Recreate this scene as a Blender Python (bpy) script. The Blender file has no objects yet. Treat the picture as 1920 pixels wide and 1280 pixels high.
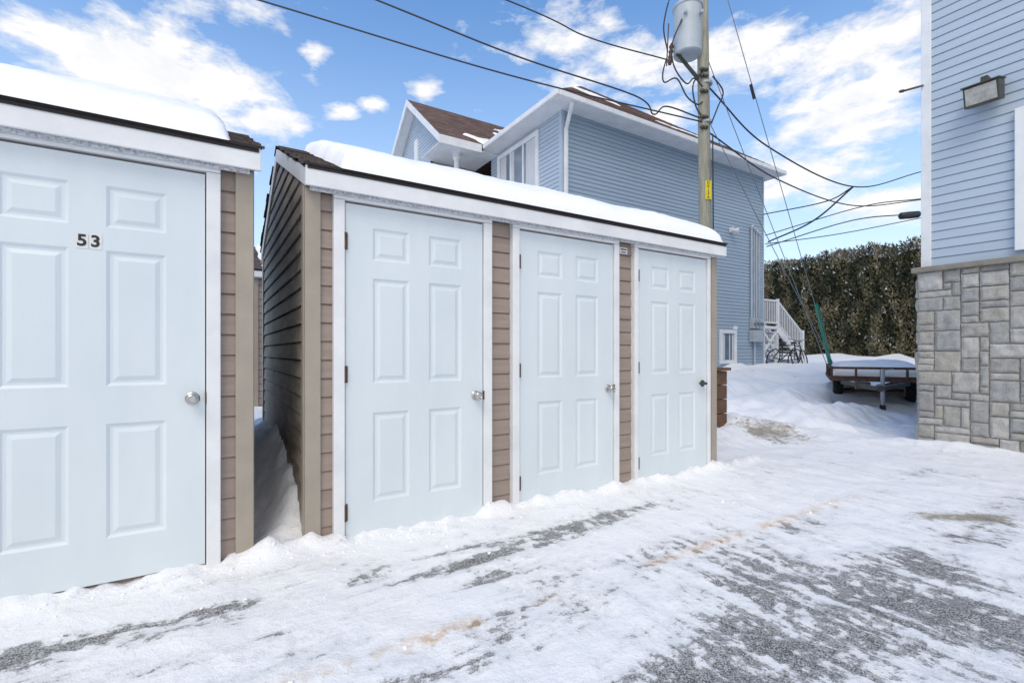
import bpy, math, random
from mathutils import Vector, noise, Matrix
random.seed(7)
scene=bpy.context.scene
COL=scene.collection
TH=math.atan2(.5293,.8485)
D1=(.8485,.5293); D2=(-.5293,.8485)
P0=(-1.020,2.937)
def S(t,s,z=0):
    return Vector((P0[0]+D1[0]*t+D2[0]*s, P0[1]+D1[1]*t+D2[1]*s, z))
def ss(a,b,x):
    k=max(0.,min(1.,(x-a)/(b-a))); return k*k*(3-2*k)
def nz(x,y,z=0.): return noise.noise(Vector((x,y,z)))
def fb(x,y,z=0.,o=4): return noise.fractal(Vector((x,y,z)),1.0,2.0,o)

# ------------------------------------------------------------ materials
def mkmat(name,col,rough=.5,col2=None,scale=4.,lo=.35,hi=.65,bump=0.,bscale=40.,metal=0.,stretch=(1,1,1),detail=4,spec=.5,dist=.02):
    m=bpy.data.materials.new(name); m.use_nodes=True
    nt=m.node_tree; b=nt.nodes['Principled BSDF']
    b.inputs['Roughness'].default_value=rough; b.inputs['Metallic'].default_value=metal
    b.inputs['Specular IOR Level'].default_value=spec
    tc=nt.nodes.new('ShaderNodeTexCoord'); mp=nt.nodes.new('ShaderNodeMapping')
    mp.inputs['Scale'].default_value=stretch
    nt.links.new(tc.outputs['Object'],mp.inputs['Vector'])
    if col2 is None: col2=tuple(c*.86 for c in col)
    n=nt.nodes.new('ShaderNodeTexNoise'); n.inputs['Scale'].default_value=scale; n.inputs['Detail'].default_value=detail
    n.inputs['Roughness'].default_value=.62
    nt.links.new(mp.outputs[0],n.inputs['Vector'])
    r=nt.nodes.new('ShaderNodeValToRGB')
    r.color_ramp.elements[0].position=lo; r.color_ramp.elements[1].position=hi
    r.color_ramp.elements[0].color=(*col2,1); r.color_ramp.elements[1].color=(*col,1)
    nt.links.new(n.outputs[0],r.inputs[0]); nt.links.new(r.outputs[0],b.inputs['Base Color'])
    if bump>0:
        n2=nt.nodes.new('ShaderNodeTexNoise'); n2.inputs['Scale'].default_value=bscale; n2.inputs['Detail'].default_value=3
        nt.links.new(mp.outputs[0],n2.inputs['Vector'])
        bp=nt.nodes.new('ShaderNodeBump'); bp.inputs['Strength'].default_value=bump; bp.inputs['Distance'].default_value=dist
        nt.links.new(n2.outputs[0],bp.inputs['Height']); nt.links.new(bp.outputs[0],b.inputs['Normal'])
    return m
M={}
M['door']=mkmat('door_paint',(.67,.73,.76),.42,(.60,.665,.70),2.2,.3,.7,.12,60,stretch=(1,1,.35),dist=.004)
M['trim']=mkmat('white_trim',(.76,.77,.78),.45,(.65,.665,.68),3,.3,.6,.08,50,dist=.004)
M['lace']=mkmat('lace_trim',(.72,.74,.77),.5,(.45,.47,.5),70,.4,.55,.6,90)
M['tan']=mkmat('tan_siding',(.335,.265,.225),.45,(.265,.21,.178),5,.3,.7,.25,30,stretch=(.5,.5,5),dist=.005)
M['tanside']=mkmat('side_siding',(.36,.30,.24),.5,(.16,.132,.10),2.6,.35,.62,.3,25,stretch=(1,1,3),dist=.006,spec=.4)  # side walls: brown mottled with a darker brown
M['beige']=mkmat('beige_trim',(.38,.33,.27),.45,(.31,.27,.22),4,.3,.7,.05,40)
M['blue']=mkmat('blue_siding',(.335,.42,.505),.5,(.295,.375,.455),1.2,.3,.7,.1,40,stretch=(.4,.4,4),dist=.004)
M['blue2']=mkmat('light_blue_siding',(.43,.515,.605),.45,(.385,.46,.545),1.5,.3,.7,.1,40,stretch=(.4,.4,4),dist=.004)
M['steel']=mkmat('brushed_steel',(.62,.6,.56),.22,(.4,.38,.35),20,metal=1.)
M['rust']=mkmat('rusty_metal',(.12,.06,.04),.8,(.05,.032,.027),15,bump=.4,bscale=60)
M['black']=mkmat('black_paint',(.02,.02,.022),.5)
M['dark']=mkmat('dark_bronze',(.07,.065,.05),.5,(.04,.037,.03))
M['glass']=mkmat('window_glass',(.22,.27,.34),.06,(.13,.17,.22),.8,spec=1.)  # blue-grey tone raised to paint in the sky's reflection
M['curtain']=mkmat('curtain_cloth',(.62,.64,.66),.7,(.5,.52,.55),9,stretch=(6,6,.3))
M['lens']=mkmat('lamp_lens',(.45,.45,.42),.25,(.3,.3,.28),14,bump=.4,bscale=70)
M['grey']=mkmat('grey_metal',(.42,.46,.5),.5,(.33,.37,.41),4,bump=.1)
M['tank']=mkmat('tank_paint',(.46,.51,.55),.4,(.38,.43,.46),3,.3,.6,.05)
M['pole']=mkmat('treated_pole_wood',(.40,.385,.31),.85,(.22,.21,.16),9,.3,.7,.5,30,stretch=(3,3,.25))
M['wood']=mkmat('brown_wood',(.16,.085,.05),.8,(.09,.05,.035),8,.3,.7,.4,30)
M['green']=mkmat('green_plastic',(.02,.30,.18),.45,(.015,.22,.13),3)
M['yellow']=mkmat('yellow_plate',(.75,.62,.02),.5)
M['rubber']=mkmat('tyre_rubber',(.02,.02,.02),.85,bump=.3)
M['cable']=mkmat('cable_black',(.03,.03,.035),.6)
M['wire']=mkmat('guy_steel',(.3,.32,.34),.4,metal=.5)
M['ceramic']=mkmat('insulator_ceramic',(.09,.05,.045),.25)
M['concrete']=mkmat('stone_cap',(.27,.25,.21),.8,(.2,.185,.16),8,.3,.7,.4,50)
M['mortar']=mkmat('mortar',(.36,.355,.34),.95,(.29,.285,.27),12,bump=.5,bscale=60)
M['tape']=mkmat('sticker_white',(.75,.75,.73),.5)
def snowmat(name='snow'):
    m=bpy.data.materials.new(name); m.use_nodes=True; nt=m.node_tree; b=nt.nodes['Principled BSDF']
    b.inputs['Base Color'].default_value=(.92,.92,.925,1); b.inputs['Roughness'].default_value=.65
    tc=nt.nodes.new('ShaderNodeTexCoord')
    n=nt.nodes.new('ShaderNodeTexNoise'); n.inputs['Scale'].default_value=14; n.inputs['Detail'].default_value=5
    nt.links.new(tc.outputs['Object'],n.inputs['Vector'])
    bp=nt.nodes.new('ShaderNodeBump'); bp.inputs['Strength'].default_value=.3; bp.inputs['Distance'].default_value=.02
    nt.links.new(n.outputs[0],bp.inputs['Height']); nt.links.new(bp.outputs[0],b.inputs['Normal'])
    return m
M['snow']=snowmat()
def shinglemat(name,c1,c2):
    m=bpy.data.materials.new(name); m.use_nodes=True; nt=m.node_tree; b=nt.nodes['Principled BSDF']; b.inputs['Roughness'].default_value=.9
    tc=nt.nodes.new('ShaderNodeTexCoord')
    br=nt.nodes.new('ShaderNodeTexBrick'); br.inputs['Color1'].default_value=(*c1,1); br.inputs['Color2'].default_value=(*c2,1)
    br.inputs['Mortar'].default_value=(c2[0]*.4,c2[1]*.4,c2[2]*.4,1); br.inputs['Scale'].default_value=1.
    br.inputs['Brick Width'].default_value=.28; br.inputs['Row Height'].default_value=.125; br.inputs['Mortar Size'].default_value=.006
    nt.links.new(tc.outputs['Object'],br.inputs['Vector'])
    n=nt.nodes.new('ShaderNodeTexNoise'); n.inputs['Scale'].default_value=60; n.inputs['Detail'].default_value=3
    nt.links.new(tc.outputs['Object'],n.inputs['Vector'])
    mx=nt.nodes.new('ShaderNodeMix'); mx.data_type='RGBA'; mx.blend_type='MULTIPLY'; mx.inputs[0].default_value=.7
    nt.links.new(br.outputs[0],mx.inputs[6]); nt.links.new(n.outputs[0],mx.inputs[7]); nt.links.new(mx.outputs[2],b.inputs['Base Color'])
    bp=nt.nodes.new('ShaderNodeBump'); bp.inputs['Strength'].default_value=.5; bp.inputs['Distance'].default_value=.01
    nt.links.new(n.outputs[0],bp.inputs['Height']); nt.links.new(bp.outputs[0],b.inputs['Normal'])
    return m
M['shingle']=shinglemat('dark_shingles',(.16,.12,.11),(.09,.075,.075))
M['shingle2']=shinglemat('brown_shingles',(.30,.19,.155),(.17,.105,.09))

# ------------------------------------------------------------ mesh builder
class MB:
    def __init__(s): s.v=[]; s.f=[]; s.c=[]
    def face(s,pts,c=0.):
        k=len(s.v); s.v+= [tuple(p) for p in pts]; s.f.append(tuple(range(k,k+len(pts)))); s.c.append(c); return s
    def box(s,x0,x1,y0,y1,z0,z1,c=0.):
        k=len(s.v)
        s.v+=[(x0,y0,z0),(x1,y0,z0),(x1,y1,z0),(x0,y1,z0),(x0,y0,z1),(x1,y0,z1),(x1,y1,z1),(x0,y1,z1)]
        for f in ((0,3,2,1),(4,5,6,7),(0,1,5,4),(1,2,6,5),(2,3,7,6),(3,0,4,7)):
            s.f.append(tuple(k+i for i in f)); s.c.append(c)
        return s
    def prism(s,poly,axis,a,b):
        def mk(p,q):
            l=[p[0],p[1]]; l.insert(axis,q); return tuple(l)
        k=len(s.v); n=len(poly)
        s.v+=[mk(p,a) for p in poly]+[mk(p,b) for p in poly]
        s.f.append(tuple(range(k,k+n))); s.f.append(tuple(range(k+2*n-1,k+n-1,-1))); s.c+=[0,0]
        for i in range(n):
            j=(i+1)%n; s.f.append((k+i,k+n+i,k+n+j,k+j)); s.c.append(0)
        return s
    def beam(s,p,q,w,h):
        p=Vector(p);q=Vector(q);d=(q-p).normalized(); up=Vector((0,0,1))
        if abs(d.z)>.99: up=Vector((0,1,0))
        a=d.cross(up).normalized()*w/2; b=a.cross(d).normalized()*h/2
        k=len(s.v)
        for o in (p,q):
            for sg in ((-1,-1),(1,-1),(1,1),(-1,1)): s.v.append(tuple(o+a*sg[0]+b*sg[1]))
        for f in ((0,3,2,1),(4,5,6,7),(0,1,5,4),(1,2,6,5),(2,3,7,6),(3,0,4,7)):
            s.f.append(tuple(k+i for i in f)); s.c.append(0)
        return s
    def lathe(s,p,d,prof,n=20):
        p=Vector(p); d=Vector(d).normalized(); up=Vector((0,0,1)) if abs(d.z)<.9 else Vector((1,0,0))
        a=d.cross(up).normalized(); b=d.cross(a)
        k=len(s.v)
        for (r,h) in prof:
            for i in range(n):
                an=2*math.pi*i/n; s.v.append(tuple(p+d*h+a*math.cos(an)*r+b*math.sin(an)*r))
        for j in range(len(prof)-1):
            for i in range(n):
                i2=(i+1)%n; s.f.append((k+j*n+i,k+j*n+i2,k+(j+1)*n+i2,k+(j+1)*n+i)); s.c.append(0)
        s.f.append(tuple(k+i for i in range(n-1,-1,-1))); s.f.append(tuple(k+(len(prof)-1)*n+i for i in range(n))); s.c+=[0,0]
        return s
    def tube(s,p,q,r,r2=None,n=10):
        L=(Vector(q)-Vector(p)).length
        return s.lathe(p,Vector(q)-Vector(p),[(r,0),(r if r2 is None else r2,L)],n)
    def ring(s,c,ax,R,r,n=28,m=8):
        c=Vector(c); ax=Vector(ax).normalized(); up=Vector((0,0,1)) if abs(ax.z)<.9 else Vector((1,0,0))
        a=ax.cross(up).normalized(); b=ax.cross(a); k=len(s.v)
        for i in range(n):
            an=2*math.pi*i/n; e=a*math.cos(an)+b*math.sin(an)
            for j in range(m):
                bn=2*math.pi*j/m; s.v.append(tuple(c+e*(R+r*math.cos(bn))+ax*r*math.sin(bn)))
        for i in range(n):
            for j in range(m):
                i2=(i+1)%n;j2=(j+1)%m
                s.f.append((k+i*m+j,k+i2*m+j,k+i2*m+j2,k+i*m+j2)); s.c.append(0)
        return s
    def siding(s,o,u,n,z0,z1,umin,umax,pitch=.11,depth=.014):
        o=Vector(o);u=Vector(u);n=Vector(n); z=z0
        f0=umin if callable(umin) else (lambda z:umin)
        f1=umax if callable(umax) else (lambda z:umax)
        def P(uu,out,zz): return o+u*uu+n*out+Vector((0,0,zz))
        while z<z1-1e-5:
            a=z; b=min(z+pitch,z1); mid=a+(b-a)*.86
            if f1(a)-f0(a)<.01: break
            s.face([P(f0(a),depth,a),P(f1(a),depth,a),P(f1(mid),depth*.55,mid),P(f0(mid),depth*.55,mid)],random.random())
            s.face([P(f0(mid),depth*.55,mid),P(f1(mid),depth*.55,mid),P(f1(b),0,b),P(f0(b),0,b)])
            s.face([P(f0(a),0,a),P(f1(a),0,a),P(f1(a),depth,a),P(f0(a),depth,a)])
            z=b
        return s
def ob(name,mb,mat,parent=None,smooth=False,bevel=0.,label=None,colattr=False,seg=2):
    me=bpy.data.meshes.new(name); me.from_pydata(mb.v,[],mb.f); me.update()
    mats=mat if isinstance(mat,(list,tuple)) else [mat]
    for m in mats: me.materials.append(M[m] if isinstance(m,str) else m)
    if smooth:
        for p in me.polygons: p.use_smooth=True
    if colattr:
        at=me.attributes.new('tint','FLOAT','FACE')
        for i,c in enumerate(mb.c): at.data[i].value=c
    o=bpy.data.objects.new(name,me); COL.objects.link(o)
    if parent: o.parent=parent
    if bevel>0:
        b=o.modifiers.new('bevel','BEVEL'); b.width=bevel; b.segments=seg; b.limit_method='ANGLE'; b.angle_limit=.6
    if label: o['label']=label
    return o
def empty(name,loc,rot=0.,label='',cat='',group=None):
    e=bpy.data.objects.new(name,None); COL.objects.link(e); e.location=loc; e.rotation_euler=(0,0,rot)
    e['label']=label; e['category']=cat
    if group: e['group']=group
    return e
def autosmooth(o,ang=.6):
    for p in o.data.polygons: p.use_smooth=True
    try: o.data.set_sharp_from_angle(angle=ang)
    except Exception: pass
def textobj(name,txt,size,mat,parent,loc,rot,extr=.001,align='CENTER',space=1.,bold=0.):
    cu=bpy.data.curves.new(name+'_c','FONT'); cu.body=txt; cu.size=size; cu.extrude=extr; cu.align_x=align; cu.align_y='CENTER'
    cu.space_character=space; cu.offset=bold
    tmp=bpy.data.objects.new('tmp',cu); COL.objects.link(tmp)
    dg=bpy.context.evaluated_depsgraph_get(); dg.update()
    me=bpy.data.meshes.new_from_object(tmp.evaluated_get(dg)); COL.objects.unlink(tmp); bpy.data.objects.remove(tmp)
    me.materials.clear(); me.materials.append(M[mat]); me.name=name
    o=bpy.data.objects.new(name,me); COL.objects.link(o); o.parent=parent; o.location=loc; o.rotation_euler=rot
    return o
def snow_sheet(name,x0,x1,y0,y1,zf,thick,parent,r=.14,nx=90,ny=50,wig=.05,seed=0.,mat='snow',ywig=0.):
    v=[];f=[]
    for i in range(nx+1):
        a=i/nx
        for j in range(ny+1):
            b=j/ny
            bb=.5-.5*math.cos(math.pi*b)
            yb0=y0; yb1=y1
            yy=yb0+(yb1-yb0)*bb
            xa=x0+wig*fb(yy*2.3,seed,1.); xb=x1+wig*fb(yy*2.3,seed,5.)
            aa=.5-.5*math.cos(math.pi*a) if (x1-x0)<2 else a
            xx=xa+(xb-xa)*aa
            if ywig: yy=yy+ywig*fb(xx*1.7,seed,9.)
            d=min(xx-xa,xb-xx,(y1-y0)*min(bb,1-bb)); k=min(max(d,0)/r,1)
            th=thick*math.sqrt(max(0,1-(1-k)**2))*(1+.25*fb(xx*1.1,yy*1.6,seed,3))+.008*fb(xx*7,yy*7,seed)*k
            v.append((xx,yy,zf(xx,yy)+.012+th))
    for i in range(nx):
        for j in range(ny):
            k=i*(ny+1)+j; f.append((k,k+ny+1,k+ny+2,k+1))
    mb=MB(); mb.v=v; mb.f=f; mb.c=[0]*len(f)
    return ob(name,mb,mat,parent,smooth=True)

# ------------------------------------------------------------ door mesh
DW=.935; DH=2.03
def door_mb():
    mb=MB(); xs=[0,.165,.40,.535,.77,DW]; h=DH
    zs=[0,h-1.82,h-1.27,h-1.09,h-.44,h-.33,h-.13,h]
    for i in range(5):
        for j in range(7):
            a,b,c,d=xs[i],xs[i+1],zs[j],zs[j+1]
            if i in(1,3) and j in(1,3,5):
                rings=[(0,0),(.014,.009),(.026,.009),(.046,.001)]
                for k in range(3):
                    (i0,d0),(i1,d1)=rings[k],rings[k+1]
                    o=[(a+i0,d0,c+i0),(b-i0,d0,c+i0),(b-i0,d0,d-i0),(a+i0,d0,d-i0)]
                    n=[(a+i1,d1,c+i1),(b-i1,d1,c+i1),(b-i1,d1,d-i1),(a+i1,d1,d-i1)]
                    for q in range(4):
                        w=(q+1)%4; mb.face([o[q],o[w],n[w],n[q]])
                mb.face(n)
            else: mb.face([(a,0,c),(b,0,c),(b,0,d),(a,0,d)])
    t=.018
    mb.face([(0,0,0),(0,0,h),(0,t,h),(0,t,0)]); mb.face([(DW,0,0),(DW,t,0),(DW,t,h),(DW,0,h)])
    mb.face([(0,0,0),(0,t,0),(DW,t,0),(DW,0,0)]); mb.face([(0,0,h),(DW,0,h),(DW,t,h),(0,t,h)])
    return mb
def frame_mb(jl=.07,jr=.07):
    mb=MB()
    mb.box(-jl,-.006,-.018,.036,-.03,DH+.012); mb.box(DW+.006,DW+jr,-.018,.036,-.03,DH+.012)
    mb.box(-jl,DW+jr,-.019,.036,DH+.014,DH+.062)
    return mb
knob_prof=[(.033,0),(.033,.004),(.028,.009),(.013,.012),(.012,.03),(.02,.036),(.028,.045),(.029,.056),(.024,.064),(.016,.067),(.014,.065)]
def make_door(parent,x,z0,kind,jl=.07,jr=.07,zk=.833):
    d=ob('door',door_mb(),'door',parent); d.location=(x,-.036,z0)
    ob('door_frame',frame_mb(jl,jr),'trim',d,bevel=.004)
    if kind=='lever':
        k=ob('door_handle',MB().lathe((DW-.06,0,zk-z0),(0,-1,0),[(.032,0),(.032,.01),(.014,.013),(.013,.05)],18).beam((DW-.06,-.05,zk-z0),(DW-.16,-.052,zk-z0+.004),.02,.022),'dark',d,bevel=.002)
    else:
        k=ob('door_knob',MB().lathe((DW-.055,0,zk-z0),(0,-1,0),knob_prof,24),'steel',d); autosmooth(k,.7)
        ob('strike_plate',MB().box(DW+.001,DW+.0055,-.02,-.002,zk-z0-.03,zk-z0+.03),'rust',d)
    for zz in (.17,1.0,1.8):
        ob('hinge',MB().lathe((-.003,-.012,zz-.05),(0,0,1),[(.009,0),(.009,.10)],10).box(-.012,.012,-.006,.0,zz-.05,zz+.05),'rust',d)
    return d

def make_shed(loc,L,doors,label,z0=0.,sn=(.2,.08),seed=0.):
    e=empty('storage_shed',loc,TH,label,'shed','garden sheds in a row')
    D=2.6; R=D/2; ez=2.20; sl=.43; doorz=0.
    rz=lambda y: ez+sl*((y+.1) if y<=R else (2*R+.1-y))
    top=2.10
    ob('front_wall',MB().siding((0,0,0),(1,0,0),(0,-1,0),-.12,top,0,L),'tan',e)
    gz=rz(R)-.03
    um=lambda z: 0 if z<=2.17 else (z-2.17)/sl
    uM=lambda z: D if z<=2.17 else D-(z-2.17)/sl
    ob('side_wall',MB().siding((0,0,0),(0,1,0),(-1,0,0),-.12,gz,um,uM,.11,.02),'tanside',e)
    ob('side_wall',MB().siding((L,0,0),(0,1,0),(1,0,0),-.12,gz,um,uM,.11,.02),'tanside',e)
    ob('back_wall',MB().siding((0,D,0),(1,0,0),(0,1,0),-.12,top+.05,0,L),'tan',e)
    for (a,b) in ((-.02,.066),(L-.066,L+.02)):
        ob('corner_post',MB().box(a,b,-.030,.0,-.12,2.09),'beige',e,bevel=.003)
        sx=(-.025,-.001) if a<0 else (L+.001,L+.025)
        ob('corner_post',MB().box(sx[0],sx[1],.001,.07,-.12,2.12),'beige',e,bevel=.003)
        ob('corner_post',MB().box(sx[0],sx[1],D-.07,D+.02,-.12,2.12),'beige',e,bevel=.003)
    x0,x1=-.03,L+.05
    rf=MB(); N=13
    for side in (0,1):
        for k in range(N):
            ya=-.125+(R+.125)*k/N; yb=-.125+(R+.125)*(k+1)/N
            za=rz(ya)+.012; zb=rz(yb)+.001
            if side: ya,yb=2*R-ya,2*R-yb
            jag0=random.uniform(-.02,.012); jag1=random.uniform(-.012,.03)
            P=[(x0+jag0,ya,za),(x1+jag1,ya,za),(x1+jag1,yb,zb),(x0+jag0,yb,zb)]
            Q=[(x0+jag0,ya,za-.014),(x1+jag1,ya,za-.014)]
            rf.face(P); rf.face([Q[0],Q[1],P[1],P[0]])
            rf.face([P[0],P[3],(P[3][0],P[3][1],P[3][2]-.016),Q[0]]); rf.face([P[1],Q[1],(P[2][0],P[2][1],P[2][2]-.016),P[2]])
    for side in (0,1):
        a=-.12; b=R
        ys=(a,b) if not side else (2*R-a,2*R-b)
        z_a,z_b=rz(a)-.004,rz(R)-.004
        rf.face([(x0+.01,ys[0],z_a),(x1-.01,ys[0],z_a),(x1-.01,ys[1],z_b),(x0+.01,ys[1],z_b)])
        rf.face([(x0+.01,ys[0],z_a-.02),(x1-.01,ys[0],z_a-.02),(x1-.01,ys[1],z_b-.02),(x0+.01,ys[1],z_b-.02)])
        rf.face([(x0+.01,ys[0],z_a-.02),(x1-.01,ys[0],z_a-.02),(x1-.01,ys[0],z_a),(x0+.01,ys[0],z_a)])
    roof=ob('roof',rf,'shingle',e)
    ob('fascia',MB().box(x0,x1,-.116,-.098,2.075,2.188),'trim',e,bevel=.003)
    ob('fascia',MB().box(x0,x1,D+.094,D+.112,2.075,2.182),'trim',e,bevel=.003)
    ob('soffit',MB().box(x0+.02,x1-.02,-.097,-.001,2.105,2.112),'trim',e)
    ob('lace_trim',MB().box(.0,L,-.075,-.058,2.062,2.104),'lace',e)
    for xx in (x0-.0,x1-.02):
        for sg in (0,1):
            y0,y1=(-.097,R) if not sg else (D+.093,R)
            ob('rake_board',MB().prism([(y0,rz(-.093)-.128),(y1,rz(R)-.128),(y1,rz(R)-.028),(y0,rz(-.093)-.028)],0,xx,xx+.02),'trim',e)
    snow_sheet('snow_layer',x0+sn[0],x1-sn[1],-.135,D+.12,lambda x,y:rz(min(max(y,-.2),D+.2))-.10*math.exp(-((y-R)/.22)**2)*.35,.125,roof,seed=seed,nx=120)
    ds=[]
    for (x,kind,jl,jr,zk) in doors: ds.append(make_door(e,x,doorz,kind,jl,jr,zk))
    return e,ds

shedM,dM=make_shed(S(-.205,0,0),3.77,[(.205,'knob',.07,.07,.833),(1.447,'knob',.065,.06,.833),(2.676,'lever',.055,.05,.835)],
   'tan sided storage shed with three white doors and snowy gable roof',seed=3.)
shedL,dL=make_shed(S(-.507-3.77,0,.03),3.77,[(.16,'knob',.07,.07,.865),(1.4,'knob',.07,.07,.865),(2.63,'knob',.07,.07,.865)],
   'tan sided storage shed with white door numbered 53, snow on roof',seed=9.,sn=(.1,.14))
shedB,dB=make_shed(S(-.12,5.46,.22),3.77,[],'tan sided storage shed standing behind the row, snow on roof',seed=14.,sn=(.15,.1))
dn=dL[2]
num=ob('number_plate',MB().box(.425,.470,-.0025,-.0003,1.59,1.66).box(.474,.519,-.0025,-.0003,1.59,1.66),'tape',dn,label='white plates with door number 53')
t5=textobj('number_digit','5',.075,'black',num,(.4475,-.003,1.625),(math.pi/2,0,0),bold=.0022)
t3=textobj('number_digit','3',.075,'black',num,(.4965,-.003,1.625),(math.pi/2,0,0),bold=.0022)
ob('notice_sticker',MB().box(2.475,2.565,-.022,-.0165,1.975,2.03),'tape',shedM)
ob('notice_mark',MB().box(2.485,2.555,-.0232,-.0222,2.008,2.018).box(2.492,2.548,-.0232,-.0222,1.985,1.993),'black',shedM)

# ------------------------------------------------------------ ground
def world_ts(X,Y):
    a=X-P0[0]; b=Y-P0[1]; return a*D1[0]+b*D1[1], a*D2[0]+b*D2[1]
def height(X,Y):
    t,s=world_ts(X,Y)
    h=.6*ss(7.5,17,Y)+.42*ss(17,26,Y)
    insh=(1-ss(3.65,4.6,t))
    h+=.3*ss(.15,1.7,s)*insh*(1-ss(7,12,Y))
    h+=.29*math.exp(-((t+.19)/.19)**2)*ss(-.02,.42,s)*(1-.5*ss(.8,2.2,s))*(1-ss(2.6,3.6,s))*(1+.45*nz(s*4,t*6,2.)+.15*nz(s*11,t*13,5.))
    h+=.06*math.exp(-((t+.355)/.16)**2)*math.exp(-((s-.05)/.2)**2)
    if -6<t<4.2:
        q=.034+.055*fb(t*3.3,s*3,2.)+.03*nz(t*13,s*11,4.)+.015*nz(t*31,s*25,4.)
        h+=max(q,.0)*math.exp(-((s+.05)/.075)**2)
    rb=ss(3.6,4.3,t)*ss(.0,1.2,s)
    h+=rb*(.13+.20*fb(X*.8,Y*.8,8.))*(1-ss(6,11,s)*.5)
    tb,sb=X-5.09,Y-6.06
    u=tb*D1[0]+sb*D1[1]; w=tb*D2[0]+sb*D2[1]
    h+=(.07+.05*fb(X*2,Y*2,3.))*math.exp(-((u+.08)/.25)**2)*(1-ss(.2,1.2,w))
    far=ss(4.5,8,Y)
    h+=(.008+.10*far)*fb(X*1.1,Y*1.1,4.)
    h+=(.012+.025*far)*fb(X*5,Y*5,1.)*(1-ss(12,18,Y)) 
    return h-.012
PATCH=[
 (1.3,2.1,.75,.42,.75),(2.0,1.95,.5,.45,.55),(1.35,2.6,.3,.3,.55),(2.1,2.55,.4,.25,.5),(.8,1.75,.4,.2,.55),
 (-.72,2.43,.14,.04,1.25),(-.12,2.44,.20,.05,1.2),(-.42,2.5,.28,.06,.9),(-1.72,1.85,.45,.10,.85),(-1.4,2.05,.3,.04,.6),(-1.28,2.17,.10,.03,1.2),
 (.35,3.1,.6,.12,.8),(.75,2.75,.5,.12,.6),(1.9,3.2,.5,.14,.55),(2.9,3.0,.6,.16,.55),(.1,2.15,.5,.14,.45),(-.3,1.75,.5,.12,.4),
 (3.0,2.3,.6,.3,.5),(0.3,1.5,.4,.12,.4),(2.3,1.6,.5,.3,.5),(3.8,3.7,.6,.14,.5),(-.45,2.72,.4,.04,.55),(-1.1,1.65,.5,.08,.4),(3.55,6.7,.4,.22,.9),(3.9,4.6,.25,.08,.6),
 (-1.9,1.6,.5,.15,.4),(0.0,2.75,.4,.05,.6),(.9,3.55,.4,.06,.6)]
def exposure(X,Y):
    t,s=world_ts(X,Y); e=0.
    for (cx,cy,a,b,k) in PATCH:
        dx,dy=X-cx,Y-cy
        u=(dx*D1[0]+dy*D1[1])/a; w=(dx*D2[0]+dy*D2[1])/b
        q=u*u+w*w
        if q<6: e+=k*math.exp(-q)
    e+=.17
    e=min(e,.92)
    e*=1-ss(-.3,-.12,s)*(1-ss(4.,4.6,t))
    e*=1-ss(4.5,8,Y)*.9
    return min(e,1.)
def axis(lo,hi,st,far_lo,far_hi):
    a=[]; x=lo
    while x<hi: a.append(x); x+=st
    b=[];d=st;x=lo
    while x>far_lo: d*=1.22; x-=d; b.append(x)
    c=[];d=st;x=a[-1]
    while x<far_hi: d*=1.13; x+=d; c.append(x)
    return b[::-1]+a+c
xs=axis(-3.2,6.2,.022,-400,600); 
ys=[];y=.9
while y<9.: ys.append(y); y+=.018+.012*max(0,(y-1.8))
d=.12
while y<900: ys.append(y); d*=1.07; y+=d
pre=[];y=.9;d=.05
while y>-60: d*=1.35; y-=d; pre.append(y)
ys=pre[::-1]+ys
v=[];ex=[]
for X in xs:
    for Y in ys:
        near=(-6<X<14 and -1<Y<12)
        e=exposure(X,Y) if near else .0
        if X>60 or X<-60 or Y>80: h=1.0
        else: h=height(X,Y)
        h+=(1-e)*.012 if near else 0
        v.append((X,Y,h)); ex.append(e)
ny=len(ys);f=[]
for i in range(len(xs)-1):
    for j in range(ny-1):
        k=i*ny+j; f.append((k,k+ny,k+ny+1,k+1))
me=bpy.data.meshes.new('ground'); me.from_pydata(v,[],f); me.update()
for p in me.polygons: p.use_smooth=True
at=me.attributes.new('exposed','FLOAT','POINT'); at.data.foreach_set('value',ex)
ground=bpy.data.objects.new('ground',me); COL.objects.link(ground); ground['kind']='structure'; ground['label']='snow and ice covered asphalt parking ground'
m=bpy.data.materials.new('snowy_asphalt'); m.use_nodes=True; nt=m.node_tree; N=nt.nodes; Lk=nt.links; b=N['Principled BSDF']
def node(t,**k):
    n=N.new(t)
    for a,c in k.items():
        if a in n.inputs: n.inputs[a].default_value=c
        else: setattr(n,a,c)
    return n
def math_(op,a,bb=None,clamp=False):
    n=N.new('ShaderNodeMath'); n.operation=op; n.use_clamp=clamp
    for i,q in enumerate((a,bb)):
        if q is None: continue
        if isinstance(q,(int,float)): n.inputs[i].default_value=q
        else: Lk.new(q,n.inputs[i])
    return n.outputs[0]
def ramp(fac,p0,p1,c0=(0,0,0,1),c1=(1,1,1,1)):
    n=N.new('ShaderNodeValToRGB'); n.color_ramp.elements[0].position=p0; n.color_ramp.elements[1].position=p1
    n.color_ramp.elements[0].color=c0; n.color_ramp.elements[1].color=c1; Lk.new(fac,n.inputs[0]); return n.outputs[0]
def mixc(f,a,c):
    n=N.new('ShaderNodeMix'); n.data_type='RGBA'
    for i,q in ((0,f),(6,a),(7,c)):
        if isinstance(q,(int,float)): n.inputs[i].default_value=q
        elif isinstance(q,tuple): n.inputs[i].default_value=q
        else: Lk.new(q,n.inputs[i])
    return n.outputs[2]
tc=node('ShaderNodeTexCoord')
rot=node('ShaderNodeMapping',vector_type='POINT'); rot.inputs['Rotation'].default_value=(0,0,-TH)
Lk.new(tc.outputs['Object'],rot.inputs['Vector'])
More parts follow.
